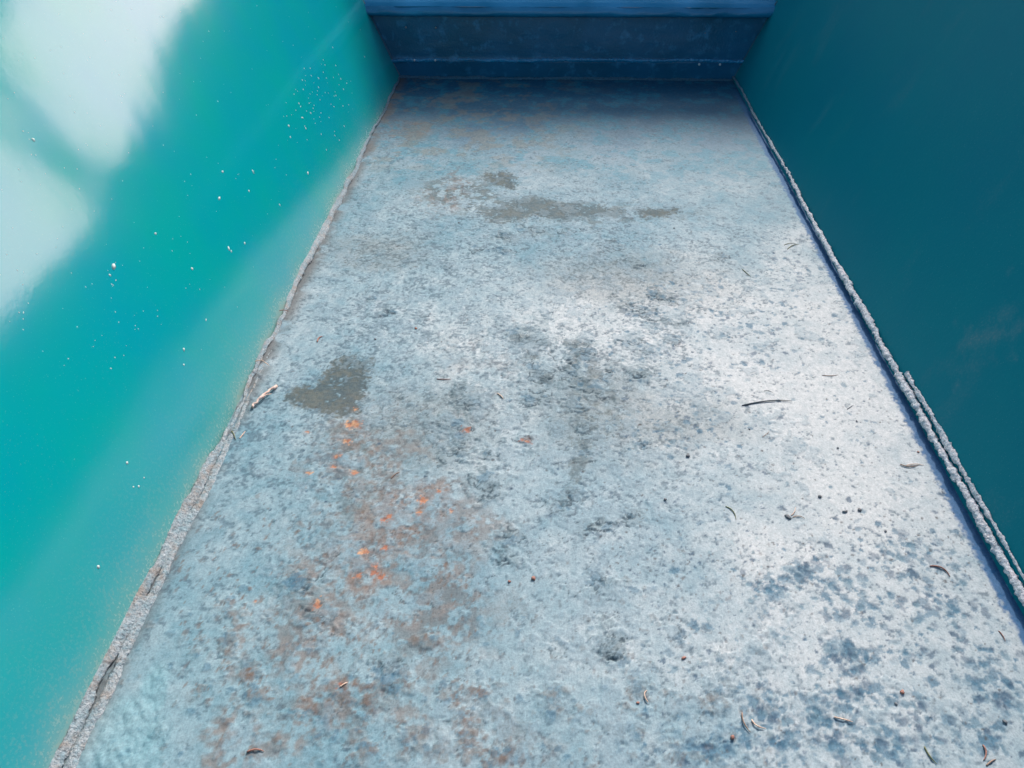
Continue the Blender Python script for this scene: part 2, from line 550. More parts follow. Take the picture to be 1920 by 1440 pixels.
col = mix(col, mix(lin(122, 112, 106), lin(150, 118, 98), (mid-.35)*2.5), rst*0.9)
h -= rst*0.0003
rough = rough + rst*0.15


# softer orange-brown bleed round the bare rust
ob = np.zeros(SH)
for q, w_ in [((700, 1070, .022, .028, .2), .8), ((788, 948, .022, .022, .2), .8), ((725, 1000, .02, .03, .3), .5), ((655, 830, .018, .03, 0), .45), ((664, 796, .014, .008, 0), .5),
              ((592, 1140, .016, .014, 0), .5), ((820, 985, .03, .03, 0), .35)]:
    ob = np.maximum(ob, blob(*q, soft=.8)*w_)
col = mix(col, lin(166, 136, 118), ob*.6*sstep(.36, .60, fbm(X, Y, 170, 3, 53)))


def stamp(x, y, rad, colour, amt, dh=0.0, rim=0.0, asp=1.0, ang=0.0, edge=0.35, jag=.45):
    i0 = int((x-xs0-rad*2)/DX); i1 = int((x-xs0+rad*2)/DX)+2
    j0 = int((y-ys0-rad*2)/DX); j1 = int((y-ys0+rad*2)/DX)+2
    i0 = max(i0, 0); j0 = max(j0, 0); i1 = min(i1, SH[0]); j1 = min(j1, SH[1])
    if i1 <= i0 or j1 <= j0:
        return
    u = X[i0:i1, j0:j1]-x; v = Y[i0:i1, j0:j1]-y
    c, s = math.cos(ang), math.sin(ang)
    a = (u*c+v*s)/asp; b_ = (-u*s+v*c)*asp
    d = np.sqrt(a*a+b_*b_)/rad
    d = d*(1+jag*(vnoise(X[i0:i1, j0:j1]*1.1/rad, Y[i0:i1, j0:j1]*1.1/rad, 77)-.5)*2
           + jag*.7*(vnoise(X[i0:i1, j0:j1]*2.7/rad, Y[i0:i1, j0:j1]*2.7/rad, 78)-.5)*2)
    k = 1-sstep(1-edge, 1+edge*.3, d)
    if amt > 0:
        col[i0:i1, j0:j1] = mix(col[i0:i1, j0:j1], colour, k*amt)
    if dh or rim:
        ring = np.exp(-((d-.85)/.22)**2)
        h[i0:i1, j0:j1] += k*dh + ring*rim


BLUEG = lin(78, 128, 154); STEEL = lin(72, 104, 130); DARKB = lin(58, 88, 112); BRN = lin(132, 112, 100)


def scatter(n, box, rad, fn, cluster=None):
    """n flaws at random places of a quadrilateral of the photo, thrown on to the plate"""
    for k in range(n):
        if cluster:
            cpx, cpy, sx, sy = cluster[rng.integers(len(cluster))]
            px = rng.normal(cpx, sx); py = rng.normal(cpy, sy)
        else:
            px = rng.uniform(box[0], box[2]); py = rng.uniform(box[1], box[3])
        if py < 170:
            continue
        x, y = fpt(px, py)
        fn(x, y, math.exp(rng.uniform(math.log(rad[0]), math.log(rad[1]))))


def chip(x, y, r):
    cc = (BLUEG, STEEL, BLUEG, lin(110, 148, 166))[rng.integers(4)]
    stamp(x, y, r, cc, rng.uniform(.35, .8), -0.0004, 0.0002, rng.uniform(.8, 1.25), rng.uniform(0, 3), .4)


def dot(x, y, r):
    stamp(x, y, r, (DARKB, STEEL, lin(88, 84, 84))[rng.integers(3)], rng.uniform(.5, .9), -.0002, 0, 1.1, rng.uniform(0, 3), .6)


def blister(x, y, r):
    stamp(x, y, r, (lin(120, 140, 148), lin(138, 132, 126), BLUEG)[rng.integers(3)], rng.uniform(.15, .5), 0.0006*min(1, r/.004), 0.0009,
          rng.uniform(.8, 1.25), rng.uniform(0, 3), .3)


def rustblister(x, y, r):
    stamp(x, y, r, BRN, rng.uniform(.3, .6), 0.0005, 0.0003, rng.uniform(.8, 1.25), rng.uniform(0, 3), .35)


# paint chips on the pale right half
RC = [(1450, 1110, 22, 14), (1560, 1100, 30, 22), (1500, 1070, 14, 10), (1620, 1140, 45, 14), (1700, 1020, 40, 14), (1590, 1230, 26, 16),
      (1600, 1300, 22, 30), (1700, 1230, 50, 14), (1800, 1180, 50, 30), (1850, 1260, 45, 30), (1680, 1330, 50, 22), (1780, 1390, 60, 24),
      (1560, 1360, 34, 26), (1480, 1400, 60, 20), (1880, 1350, 40, 40), (1750, 1130, 60, 16), (1900, 1290, 30, 30), (1640, 1400, 60, 20),
      (1440, 1340, 30, 26), (1330, 1400, 30, 20), (1800, 1060, 50, 20), (1640, 1060, 60, 18), (1540, 1330, 18, 30)]
scatter(950, None, (.0009, .0042), chip, RC)
scatter(260, (1200, 900, 1900, 1440), (.0008, .0032), chip)
MC = [(1300, 570, 60, 20), (1380, 620, 60, 24), (1470, 560, 50, 24), (1230, 650, 50, 30), (1350, 690, 60, 40), (1250, 540, 40, 20),
      (1480, 500, 40, 14), (1300, 780, 50, 40), (1200, 590, 50, 20), (1430, 650, 30, 30), (1250, 800, 40, 30)]
scatter(420, None, (.0009, .0034), chip, MC)
scatter(240, (1150, 430, 1650, 900), (.0008, .003), chip)
scatter(1500, (1100, 430, 1900, 1100), (.0006, .0013), dot)
scatter(500, (1100, 1000, 1900, 1440), (.0006, .0012), dot)
scatter(420, (450, 400, 1100, 1000), (.0006, .0014), dot)
# blisters and craters
scatter(420, (200, 1150, 1450, 1440), (.0009, .0030), blister)
BC = [(740, 1270, 16, 10), (850, 1300, 12, 14), (870, 1350, 14, 14), (900, 1300, 14, 8), (1040, 1300, 16, 10), (1060, 1330, 26, 10),
      (1150, 1210, 18, 14), (1200, 1290, 12, 12), (1210, 1370, 22, 20), (1265, 1410, 12, 16), (1330, 1410, 22, 16), (880, 1390, 30, 14),
      (910, 1420, 26, 10), (960, 1410, 14, 14), (690, 1310, 8, 16), (640, 1300, 20, 16), (770, 1380, 20, 14), (680, 1400, 14, 16),
      (430, 1230, 8, 30), (480, 1300, 12, 8), (565, 1090, 12, 12), (590, 1160, 22, 8), (440, 1150, 20, 20), (800, 1200, 16, 6),
      (1325, 1330, 10, 30), (470, 1260, 8, 8), (1190, 1100, 30, 16), (1360, 1300, 14, 12)]
scatter(520, None, (.0012, .0034), blister, BC)
scatter(230, None, (.0010, .0028), rustblister, [q for q in BC if q[0] < 1000] +
        [(420, 1390, 8, 16), (500, 1390, 40, 14), (600, 1330, 30, 20), (520, 980, 50, 40), (660, 1060, 80, 40), (470, 1130, 40, 40)])
# streaky crumbs of rust and grime in the lower left
scatter(420, (330, 950, 900, 1300), (.0008, .0022), lambda x, y, r: stamp(x, y, r, (BRN, lin(120, 124, 126))[rng.integers(2)], .6, -.0003, .0002, 1.5, 1.3, .5))
scatter(300, (600, 900, 1150, 1250), (.0008, .0020), lambda x, y, r: stamp(x, y, r, lin(112, 128, 136), .5, -.0003, .0002, 1.5, 1.3, .5))
scatter(900, (500, 1000, 1500, 1440), (.0007, .0016), lambda x, y, r: stamp(x, y, r, (lin(104, 130, 142), lin(150, 184, 194), lin(120, 112, 108))[rng.integers(3)], .45, rng.choice([-.0003, .0003]), .0004, 1.3, 1.4, .5))
# crusts of lifted paint with broken rims
crust = []
for px, py, r in [(1085, 650, .014), (1100, 668, .012), (1075, 690, .010), (1088, 715, .012), (1120, 735, .012), (1150, 690, .008), (1000, 695, .014),
                  (1020, 705, .010), (985, 625, .016), (970, 640, .010), (1000, 745, .012), (1020, 750, .008), (868, 740, .014), (880, 760, .009),
                  (862, 800, .010), (865, 825, .008), (850, 855, .010), (917, 905, .013), (920, 920, .010), (915, 850, .006), (1047, 948, .008),
                  (1075, 920, .007), (1205, 585, .010), (1230, 555, .010), (1180, 640, .010), (1210, 655, .008), (1200, 705, .012), (1190, 700, .007),
                  (1150, 455, .010), (1190, 490, .010), (1250, 560, .012), (945, 470, .010), (900, 470, .008), (1000, 430, .012), (1060, 432, .010),
                  (950, 440, .010), (1100, 800, .008), (1210, 830, .006), (1155, 1205, .011), (1140, 1215, .007), (565, 1090, .011), (590, 1140, .012),
                  (740, 1268, .012), (985, 825, .009), (1175, 570, .008), (1280, 600, .010), (1240, 600, .009), (830, 800, .008), (790, 590, .007),
                  (1000, 640, .012), (730, 585, .007), (1260, 640, .008), (1130, 985, .008), (1190, 965, .008), (1100, 990, .006), (1130, 1100, .010),
                  (960, 1000, .008), (950, 1040, .008), (1080, 760, .008), (1100, 850, .007), (840, 500, .006), (700, 560, .006), (1350, 480, .008)]:
    x, y = fpt(px, py)
    crust.append((x, y, r))
    stamp(x, y, r, lin(118, 142, 150), .22, 0.0010, 0.0007, rng.uniform(.9, 1.2), rng.uniform(0, 3), .18, .6)
    for k in range(4):
        stamp(x+rng.normal(0, r*.6), y+rng.normal(0, r*.6), r*rng.uniform(.2, .45), (lin(90, 112, 120), lin(150, 170, 176), BLUEG)[rng.integers(3)],
              .5, rng.choice([-.0009, .0010]), 0.0007, 1, 0, .2, .6)
# the broken edge of each crust: a dark ragged crack partly round it
for x, y, r in crust:
    for kk in range(3):
        cx_ = x+rng.normal(0, r*.5); cy_ = y+rng.normal(0, r*.5); rr_ = r*rng.uniform(.35, .95); a0 = rng.uniform(2.6, 4.6)
        L_ = rng.uniform(1.2, 3.0)
        for a_ in np.arange(a0, a0+L_, .0009/rr_):
            q_ = rr_*(1+.35*(vnoise(np.array([a_*2.2+x*90]), np.array([y*70.]), 5)[0]-.5)*2+.2*(vnoise(np.array([a_*6+x*90]), np.array([y*70.]), 6)[0]-.5)*2)
            stamp(cx_+q_*math.cos(a_), cy_+q_*math.sin(a_)*.8, .0009, lin(58, 82, 94), .7, -.0005, 0, 1, 0, .6, .2)
fk = fbm(X+wx2*1.2, Y+wy2*1.2, 60, 4, 63, .55)
fz = field([(1000, 640, 1), (1090, 700, 1), (880, 780, 1), (1120, 760, .9), (1200, 600, .8), (950, 450, .7), (1080, 900, .7), (900, 900, .7), (600, 800, .2),
            (500, 600, .0), (400, 1000, 0), (700, 700, .3), (1500, 700, 0), (1700, 1100, 0), (1300, 1000, .1), (700, 1200, .35), (1000, 1350, .4), (300, 1300, 0),
            (1300, 1350, .35), (1000, 250, 0), (1400, 400, .1), (1300, 520, .5), (800, 500, .5)])
isl = sstep(0, .012, fk-(.66-.10*fz))*(fz > .12)*(1-sstep(.95, 1.12, Y))
edge_ = np.exp(-((fk-(.66-.10*fz))/.005)**2)*sstep(.42, .55, mid)*sstep(.12, .4, fz)*(1-sstep(.95, 1.12, Y))
col = mix(col, lin(150, 176, 188), isl*.35)
col = mix(col, lin(62, 86, 96), edge_*.75)
h += isl*.0008
# hairline cracks and curled edges in the middle
crk = np.abs(fbm(X+wx2*1.5, Y+wy2*1.5, 42, 3, 61)-.5)
crm = (1-sstep(0.0, .006, crk))*sstep(.48, .60, fbm(X, Y, 16, 3, 62))*sstep(.72, .85, Y)*(1-sstep(1.0, 1.15, Y))
col = mix(col, lin(84, 104, 112), crm*.8)
h += (1-sstep(0.0, .012, crk))*crm*.0006 - crm*.0005
# wrinkled patch near the left corner
wr = np.maximum(blob(225, 1385, .030, .026, 0, .5), blob(290, 1290, .009, .018, .2, .4))
h += wr*(fbm(X*1.4+Y*.5, Y*.9, 150, 3, 71)-.45)*0.0045
col = mix(col, lin(140, 196, 206), wr*.4)
# bare orange rust
for px, py, r in [(664, 794, .0050), (655, 796, .0035), (672, 797, .0028), (654, 826, .0036), (664, 768, .0020), (630, 855, .0028), (626, 874, .0030),
                  (664, 886, .0032), (577, 886, .0026), (576, 810, .0020), (705, 1074, .0036), (712, 1082, .0034), (703, 1060, .0022), (674, 1078, .0026),
                  (682, 1032, .0034), (722, 1026, .0030), (720, 975, .0030), (733, 968, .0026), (790, 938, .0042), (786, 960, .0026), (823, 922, .0020),
                  (875, 807, .0032), (988, 826, .0036), (592, 1134, .0036), (478, 1128, .0014), (848, 958, .0016), (640, 1285, .0018)]:
    x, y = fpt(px, py)
    r *= .7
    for k in range(3):
        stamp(x+rng.normal(0, r*.5), y+rng.normal(0, r*.4), r*rng.uniform(.5, .9), (lin(222, 150, 116), lin(246, 188, 142), lin(190, 122, 98))[rng.integers(3)], .85,
              -.0003, 0, rng.uniform(.8, 1.3), rng.uniform(0, 3), .3, .6)
    stamp(x, y, r*2.6, lin(160, 124, 104), .30, 0, 0, 1, 0, .9)
# blue shadow of the bead put into the colour along the right seam
seam_shade = sstep(W2-.0125, W2-.0085, X+(fine-.5)*.006)*sstep(1.44, 1.2, Y)
col = mix(col, lin(34, 110, 165), seam_shade*.9)
# grime along both seams
gl = np.exp(-((X+W2-.004)/.010)**2)*sstep(.35, .6, fbm(X, Y, 45, 4, 81)+.1*sstep(.9, .5, Y))
col = mix(col, lin(112, 108, 104), gl*.75)
Z = np.tanh(h/0.0018)*0.0018*0.58
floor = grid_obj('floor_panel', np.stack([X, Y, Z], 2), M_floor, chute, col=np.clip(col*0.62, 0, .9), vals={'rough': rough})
floor['label'] = 'worn pale grey floor plate with blisters, chips and rust'

# underside so the plate has thickness
V = [(-W2, Y0, -.004), (W2, Y0, -.004), (W2, YB, -.004), (-W2, YB, -.004)]
# --- side walls: sheet with a rolled rim, following the stepped line of the rim
YEND = 3.4


def rim_height(y, side):
    pts = [(-.3, .44), (.70, .44), (.9, .44), (1.6, .45), (2.0, .50), (2.8, .66), (3.4, .78)] if side < 0 else \
          [(-.3, .33), (.80, .32), (1.0, .245), (1.42, .245), (1.67, .29), (1.95, .345), (2.3, .45), (2.8, .53), (3.4, .62)]
    return np.interp(y, [q[0] for q in pts], [q[1] for q in pts])


def side_wall(side):
    ys_ = np.concatenate([np.arange(-.3, 1.6, .006), np.arange(1.6, YEND, .03)])
    nv = 80
    T = np.linspace(0, 1, nv)
    H = rim_height(ys_, side)
    H = np.convolve(np.pad(H, 8, mode='edge'), np.ones(17)/17, 'valid')
    Yg, Tg = np.meshgrid(ys_, T, indexing='ij')
    Zg = -0.006 + Tg*(H[:, None]+.006)
    wave = (fbm(Yg, Zg, 4, 2, 90+side)-.5)*0.0022*sstep(0, .08, Zg)
    Xg = side*(W2 + Zg/math.tan(SL)) - side*wave
    # rolled rim
    extra = []
    for a in np.linspace(0, math.pi*1.3, 9)[1:]:
        extra.append(np.stack([Xg[:, -1]+side*.008*(1-math.cos(a)), ys_, Zg[:, -1]+.008*math.sin(a)], 1))
    P = np.concatenate([np.stack([Xg, Yg, Zg], 2), np.stack(extra, 1)], 1)
    zz = P[:, :, 2]; yy = P[:, :, 1]
    if side < 0:
        dirt = np.exp(-np.clip(zz, 0, 1)/.022)*sstep(1.5, 1.1, yy)*(.75+.5*(fbm(yy, zz, 30, 3, 93)-.5))
    else:
        dirt = np.exp(-np.clip(zz, 0, 1)/.004)*.15
        for (qx, qy), ra, rb, ang, am in [((1855, 630), .030, .010, -.9, .75), ((1815, 690), .018, .007, -.9, .45), ((1795, 720), .006, .004, 0, .6), ((1885, 590), .012, .009, -.6, .6),
                                          ((1740, 700), .008, .02, 0, .3), ((1893, 507), .006, .004, 0, .5), ((1480, 60), .01, .05, .3, .3), ((1795, 605), .006, .004, 0, .45)]:
            Pq, _ = wpt(qx, qy, 1)
            a_ = (yy-Pq[1])*math.cos(ang)+(zz-Pq[2])*math.sin(ang); b2 = -(yy-Pq[1])*math.sin(ang)+(zz-Pq[2])*math.cos(ang)
            dd = np.sqrt((a_/ra)**2+(b2/rb)**2)*(1+.9*(fbm(yy, zz, 90, 3, 95)-.5)*2)
            dirt = np.maximum(dirt, (1-sstep(.3, 1.4, dd))*am*.7)
        dirt = np.maximum(dirt, .22*sstep(.62, .8, fbm(yy*1.0, zz*.5, 26, 4, 97)))
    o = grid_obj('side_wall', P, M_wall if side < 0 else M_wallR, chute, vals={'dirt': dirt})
    return o


wl = side_wall(-1); wr_ = side_wall(1)
wl['label'] = 'sunlit turquoise side wall with pale reflections and white flecks'
wr_['label'] = 'shaded dark teal side wall'


# --- blue step
def wall_x(z):
    return W2 + z/math.tan(SL) + .004


def profile_obj(name, prof, mat, parent, wav=0.0, seed=0, nx=340, wavelen=9):
    """profile = list of (y, z); swept across the chute between the walls"""
    prof = np.array(prof)
    s = np.concatenate([[0], np.cumsum(np.hypot(*np.diff(prof, axis=0).T))])
    t = np.linspace(0, s[-1], max(8, int(s[-1]/.0025)))
    py_ = np.interp(t, s, prof[:, 0]); pz_ = np.interp(t, s, prof[:, 1])
    U = np.linspace(-1, 1, nx)
    Ug, Tg = np.meshgrid(U, t, indexing='ij')
    Yg = np.broadcast_to(py_, Ug.shape).copy(); Zg = np.broadcast_to(pz_, Ug.shape).copy()
    Xg = Ug*wall_x(Zg)
    nz = (fbm(Xg, Tg*2.5, wavelen, 3, seed)-.5)*wav
    Yg = Yg - nz
    Zg = Zg + nz*.6*(Zg > .01)
    return grid_obj(name, np.stack([Xg, Yg, Zg], 2), mat, parent)


step = empty('step', (0, 0, 0))
bpy.data.objects.remove(step)
riser = profile_obj('step_riser', [(YB, -.002), (YB-.001, .026), (YB-.0015, .030), (YB+.001, .034), (YB+.002, .118)], M_blue, chute, .003, 301)
riser['label'] = 'dark blue riser of the step at the far end'
# overhanging wavy lip, tread and second riser (the latter above the picture)
profile_obj('step_nosing', [(YB+.001, .104), (YB-.005, .1045), (YB-.010, .108), (YB-.011, .113), (YB-.009, .117), (YB-.006, .121)],
            M_nose, chute, .006, 311, wavelen=18)
profile_obj('step_tread', [(YB-.0062, .1208), (YB+.002, .126), (YB+.02, .131), (YB+.06, .134), (YB+.30, .140)], M_tread, chute, .002, 321)
profile_obj('step_riser', [(YB+.299, .130), (YB+.300, .30), (YB+.305, .305), (YB+.60, .312), (YB+.601, .355), (YB+.9, .36)], M_blue, chute, .003, 331)


def lump_bead(name, p0, p1, rad, mat, parent, seed, nrm=(0, 0, 1), lump=.35, width=None, ripple=.04, streak=0, flat=.5, step_=.0008):
    """weld bead: a lumpy, rippled half round ridge"""
    p0 = np.array(p0, float); p1 = np.array(p1, float)
    L = np.linalg.norm(p1-p0); d = (p1-p0)/L
    nrm = np.array(nrm, float); nrm -= d*(nrm@d); nrm /= np.linalg.norm(nrm)
    b_ = np.cross(d, nrm)
    n_ = int(L/step_)
    s = np.linspace(0, L, n_)
    th = np.linspace(0, 2*math.pi, 17)[:-1]
    S, T = np.meshgrid(s, th, indexing='ij')
    w = width(s) if width else np.ones_like(s)
    r = rad*w[:, None]*(1+lump*1.5*(fbm(S+3*seed, np.cos(T)*.006+2, 330, 3, seed)+fbm(S, np.sin(T)*.006+5, 330, 3, seed+31)-1)
                        + lump*.8*(fbm(S, T*0, 70, 3, seed+5)-.5)*2
                        + streak*(fbm(S*1.0, 3+np.cos(T)*.16, 26, 3, seed+61)-.5)*2
                        + ripple*np.sin(S*2*math.pi/.0042 + 1.5*np.abs(np.cos(T))+3*fbm(S, T*0, 60, 2, seed+9)))
    off = (fbm(s, s*0, 35, 3, seed+3)-.5)*rad*1.1
    off2 = (fbm(s, s*0, 6, 2, seed+7)-.5)*rad*1.2
    P = p0 + S[..., None]*d + (off+off2)[:, None, None]*b_ + (r*np.cos(T))[..., None]*b_ + (r*np.sin(T)*flat)[..., None]*nrm
    return grid_obj(name, P, mat, parent, closed_v=True)


zL = .002
bl = lump_bead('weld_bead', (-W2+.001, -.05, zL), (-W2+.001, YB-.002, zL), 0.0056, M_beadL, chute, 11, nrm=(.6, 0, .8), lump=.25, streak=.45, flat=.30,
               width=lambda s: .66+.14*sstep(.25, .5, s)*sstep(1.2, .9, s) - .42*sstep(.46, .54, s)*sstep(.80, .70, s) - .35*sstep(1.0, 1.25, s))
bl['label'] = 'grey lumpy weld bead along the left seam'
lump_bead('weld_bead', (-W2+.0090, -.05, .0005), (-W2+.0075, .62, -.0005), .0042, M_beadL, chute, 23, nrm=(.2, 0, 1), lump=.25, streak=.45, flat=.34,
          width=lambda s: sstep(.67, .45, s)*.8+.05)
br = lump_bead('weld_bead', (W2+.001, .05, .0085), (W2-.001, YB-.002, .0065), .0026, M_beadR, chute, 37, nrm=(-.5, 0, .85), lump=.6, flat=.7,
               width=lambda s: .62+.42*sstep(1.2, .6, s))
br['label'] = 'pale crusty weld bead along the right seam'
yr = fpt(1700, 720)[1]
lump_bead('weld_bead', (W2+.0035, .05, .0125), (W2+.004, yr, .0130), .0020, M_beadR, chute, 41, nrm=(-.8, 0, .5), lump=.75,
          width=lambda s: .55+.45*sstep(.25, .45, s))
lump_bead('weld_bead', (-W2, YB-.003, .000), (W2, YB-.003, .000), .0040, M_beadB, chute, 53, nrm=(0, -.6, .8), lump=.5)
# ridge along the riser
lump_bead('step_ridge', (-wall_x(.031), YB-.001, .0300), (wall_x(.033), YB-.001, .0325), .0028, M_nose, chute, 61, nrm=(0, -1, 0), lump=.5, ripple=.0)
# end beads up the corners of the step
for sd_ in (-1, 1):
    lump_bead('corner_weld', (sd_*wall_x(.0)-sd_*.004, YB-.001, .0), (sd_*wall_x(.13)-sd_*.004, YB-.001, .13), .0020, M_beadB, chute, 71+sd_,
              nrm=(-sd_*.7, -.7, 0), lump=.5)

# rivets on the riser


_ib = None


def icoblob(rad, sq=(1, 1, 1), seed=0, jag=.25, sub=2):
    import bmesh
    bm = bmesh.new()
    bmesh.ops.create_icosphere(bm, subdivisions=sub, radius=1)
    V = np.array([v.co[:] for v in bm.verts]); F = [[v.index for v in f.verts] for f in bm.faces]
    bm.free()
    k = 1+jag*2*(fbm(V[:, 0]*1.0+5+seed, V[:, 1]+V[:, 2]*.7+seed*3, 1.3, 2, seed)-.5)
    return V*k[:, None]*rad*np.array(sq), F


def on_back(px, py, y):
    d = fw + rt*(px-960)/FPX + up*(720-py)/FPX
    t = (y-CAM[1])/d[1]
    return CAM+t*d


for i, (px, py, m_, r) in enumerate([(777, 113, M_rivet, .0021), (816, 113, M_rivet, .0021), (1311, 121, M_rivet, .0021), (1350, 121, M_rivet, .0021),
                                     (761, 51, M_rivetdim, .0018), (817, 52, M_rivetdim, .0020), (1322, 62, M_rivetdim, .0010), (1380, 59, M_rivetdim, .0012)]):
    yy = YB-.0048 if py > 100 else YB-.0022
    P = on_back(px, py, yy)
    V, F = icoblob(r, (1, .8, 1), i, .1)
    o = raw_obj('rivet', V, F, m_, riser)
    o.location = tuple(P)

# specks and splashes dried on to the left wall
VV, FF = [], []


def add_fleck(px, py, rad, lng=1.0, ang=0.0, seed=0):
    P, nn = wpt(px, py, -1)
    V, F = icoblob(rad, (1, 1, .35), seed, .35, 1)
    t1 = np.array([0, 1, 0.]); t2 = np.cross(nn, t1)
    c, s = math.cos(ang), math.sin(ang)
    a = t1*c+t2*s; b_ = -t1*s+t2*c
    # follow the slight waviness of the sheet
    w = (fbm(np.array([P[1]]), np.array([P[2]]), 4, 2, 89)-.5)[0]*0.0022*sstep(0, .08, P[2])
    base = sum(len(v) for v in VV)
    VV.append(P + np.array([w, 0, 0]) + V[:, :1]*a*lng + V[:, 1:2]*b_ + V[:, 2:]*nn)
    FF.extend([[i+base for i in f] for f in F])


for i, q in enumerate([(577, 325, .0016, 1.8, .3), (474, 322, .0013, 2.2, 1.2), (416, 322, .0014, 1.2, 0), (428, 466, .0013, 1.8, .8), (433, 471, .0013, 1.3, .5),
                       (213, 500, .0022, 1.6, .4), (360, 504, .0014, 1, 0), (410, 372, .0013, 2.4, .1), (62, 262, .0016, 1, 0), (524, 384, .0012, 1.4, 1),
                       (466, 358, .0011, 1.4, .6), (541, 236, .0016, 1.2, 0), (573, 241, .0014, 1, 0), (582, 212, .0014, 1, 0), (544, 257, .0014, 1, 0),
                       (636, 263, .0012, 1.3, 0), (630, 123, .0012, 1, 0), (560, 194, .0013, 1, 0), (345, 655, .0012, 1.8, .5), (458, 456, .0012, 1.4, .5),
                       (345, 684, .0010, 1.2, 0), (238, 868, .0011, 1.2, 0), (260, 912, .0010, 1.2, 0), (184, 1063, .0014, 1, 0), (250, 913, .0008, 1, 0),
                       (291, 438, .0012, 1.3, 0), (206, 516, .0012, 1, 0), (386, 600, .0008, 2, .4), (270, 896, .0008, 1, 0), (408, 190, .0008, 1, 0)]):
    add_fleck(*q, seed=i)
for i in range(75):
    add_fleck(rng.normal(600, 34), rng.normal(178, 42), rng.uniform(.0004, .0010), rng.uniform(1, 1.6), rng.uniform(0, 3), i % 9)
for i in range(230):
    add_fleck(rng.uniform(0, 700), rng.uniform(0, 700), rng.uniform(.0002, .00045), rng.uniform(1, 2), rng.uniform(0, 3), i % 9)
V = np.concatenate(VV)
keep = raw_obj('dried_speck', V, FF, M_fleck, chute)
keep['kind'] = 'stuff'
keep['label'] = 'small pale specks dried on to the left wall'

# small sheet below the floor: braces the chute so it stands on something
legs = []
for lx in (-.22, .22):
    for ly in (.15, 1.3):
        Vb = [(lx+a, ly+b_, z) for z in (-.47, -.006) for a, b_ in ((-.02, -.02), (.02, -.02), (.02, .02), (-.02, .02))]
        Fb = [(0, 1, 2, 3), (7, 6, 5, 4), (0, 4, 5, 1), (1, 5, 6, 2), (2, 6, 7, 3), (3, 7, 4, 0)]
        raw_obj('leg', Vb, Fb, M_blue, chute, smooth=False)

# guard plate on two posts, added out of view to shade the far end
shading = tag(empty('shading_plate', (.6, 2.55, -.45)), 'blue plate on two posts added out of view to shade the far end', 'added shading plate')


def box_vf(x0, x1, y0, y1, z0, z1):
    V = [(x, y, z) for z in (z0, z1) for x, y in ((x0, y0), (x1, y0), (x1, y1), (x0, y1))]
    return V, [(3, 2, 1, 0), (4, 5, 6, 7), (0, 1, 5, 4), (1, 2, 6, 5), (2, 3, 7, 6), (3, 0, 4, 7)]


V, F = box_vf(-.66, .75, -.01, .01, 1.34, 1.68)
raw_obj('added_shade_plate', V, F, M_blue, shading, smooth=False)
for px in (.56, .70):
    V, F = box_vf(px-.02, px+.02, .012, .05, 0, 1.64)
    raw_obj('added_shade_post', V, F, M_blue, shading, smooth=False)

# ------------------------------------------------------------------ litter on the floor


def top(x, y):
    i = int(np.clip((x-xs0)/DX, 1, SH[0]-2)); j = int(np.clip((y-ys0)/DX, 1, SH[1]-2))
    return float(Z[i-1:i+2, j-1:j+2].max())


def tube(pts, rads, sides=7):
    pts = np.array(pts, float); n_ = len(pts)
    V, F = [], []
    for i in range(n_):
        d = pts[min(i+1, n_-1)]-pts[max(i-1, 0)]; d /= np.linalg.norm(d)
        a = np.cross(d, [0, 0, 1]); a /= max(np.linalg.norm(a), 1e-9); b_ = np.cross(a, d)
        for k in range(sides):
            t = 2*math.pi*k/sides
            V.append(pts[i]+rads[i]*(math.cos(t)*a+math.sin(t)*b_))
    for i in range(n_-1):
        for k in range(sides):
            k2 = (k+1) % sides
            F.append((i*sides+k, i*sides+k2, (i+1)*sides+k2, (i+1)*sides+k))
    F.append(tuple(range(sides))[::-1]); F.append(tuple((n_-1)*sides+k for k in range(sides)))
    return V, F


def curve_pts(pix, lift, arch=0.0, n_=14):
    """smooth curve on the plate through two or three photo places"""
    P = [np.array(fpt(*q)) for q in pix]
    if len(P) == 2:
        P = [P[0], (P[0]+P[1])/2, P[1]]
    t = np.linspace(0, 1, n_)
    a, b_, c = P
    m_ = 2*b_-(a+c)/2
    XY = ((1-t)**2)[:, None]*a + (2*t*(1-t))[:, None]*m_ + (t**2)[:, None]*c
    zs = np.array([top(x, y) for x, y in XY])
    zl = np.interp(t, [0, 1], [zs[:5].max(), zs[-5:].max()])
    return np.concatenate([XY, (np.maximum(zs, zl)+lift+arch*np.sin(math.pi*t))[:, None]], 1)


def needle(pix, rad, mat, label, cat='needle', name='pine_needle', group='dry needles scattered on the chute floor', arch=.001):
    rad *= .54
    pts = curve_pts(pix, rad*.6, arch*.35)
    cen = pts.mean(0)
    n_ = len(pts)
    rads = rad*np.interp(np.linspace(0, 1, n_), [0, .08, .7, 1], [.6, 1, .85, .3])
    V, F = tube(pts-cen, rads)
    o = raw_obj(name, V, F, mat)
    o.location = tuple(cen)
    tag(o, label, cat, group)
    return o


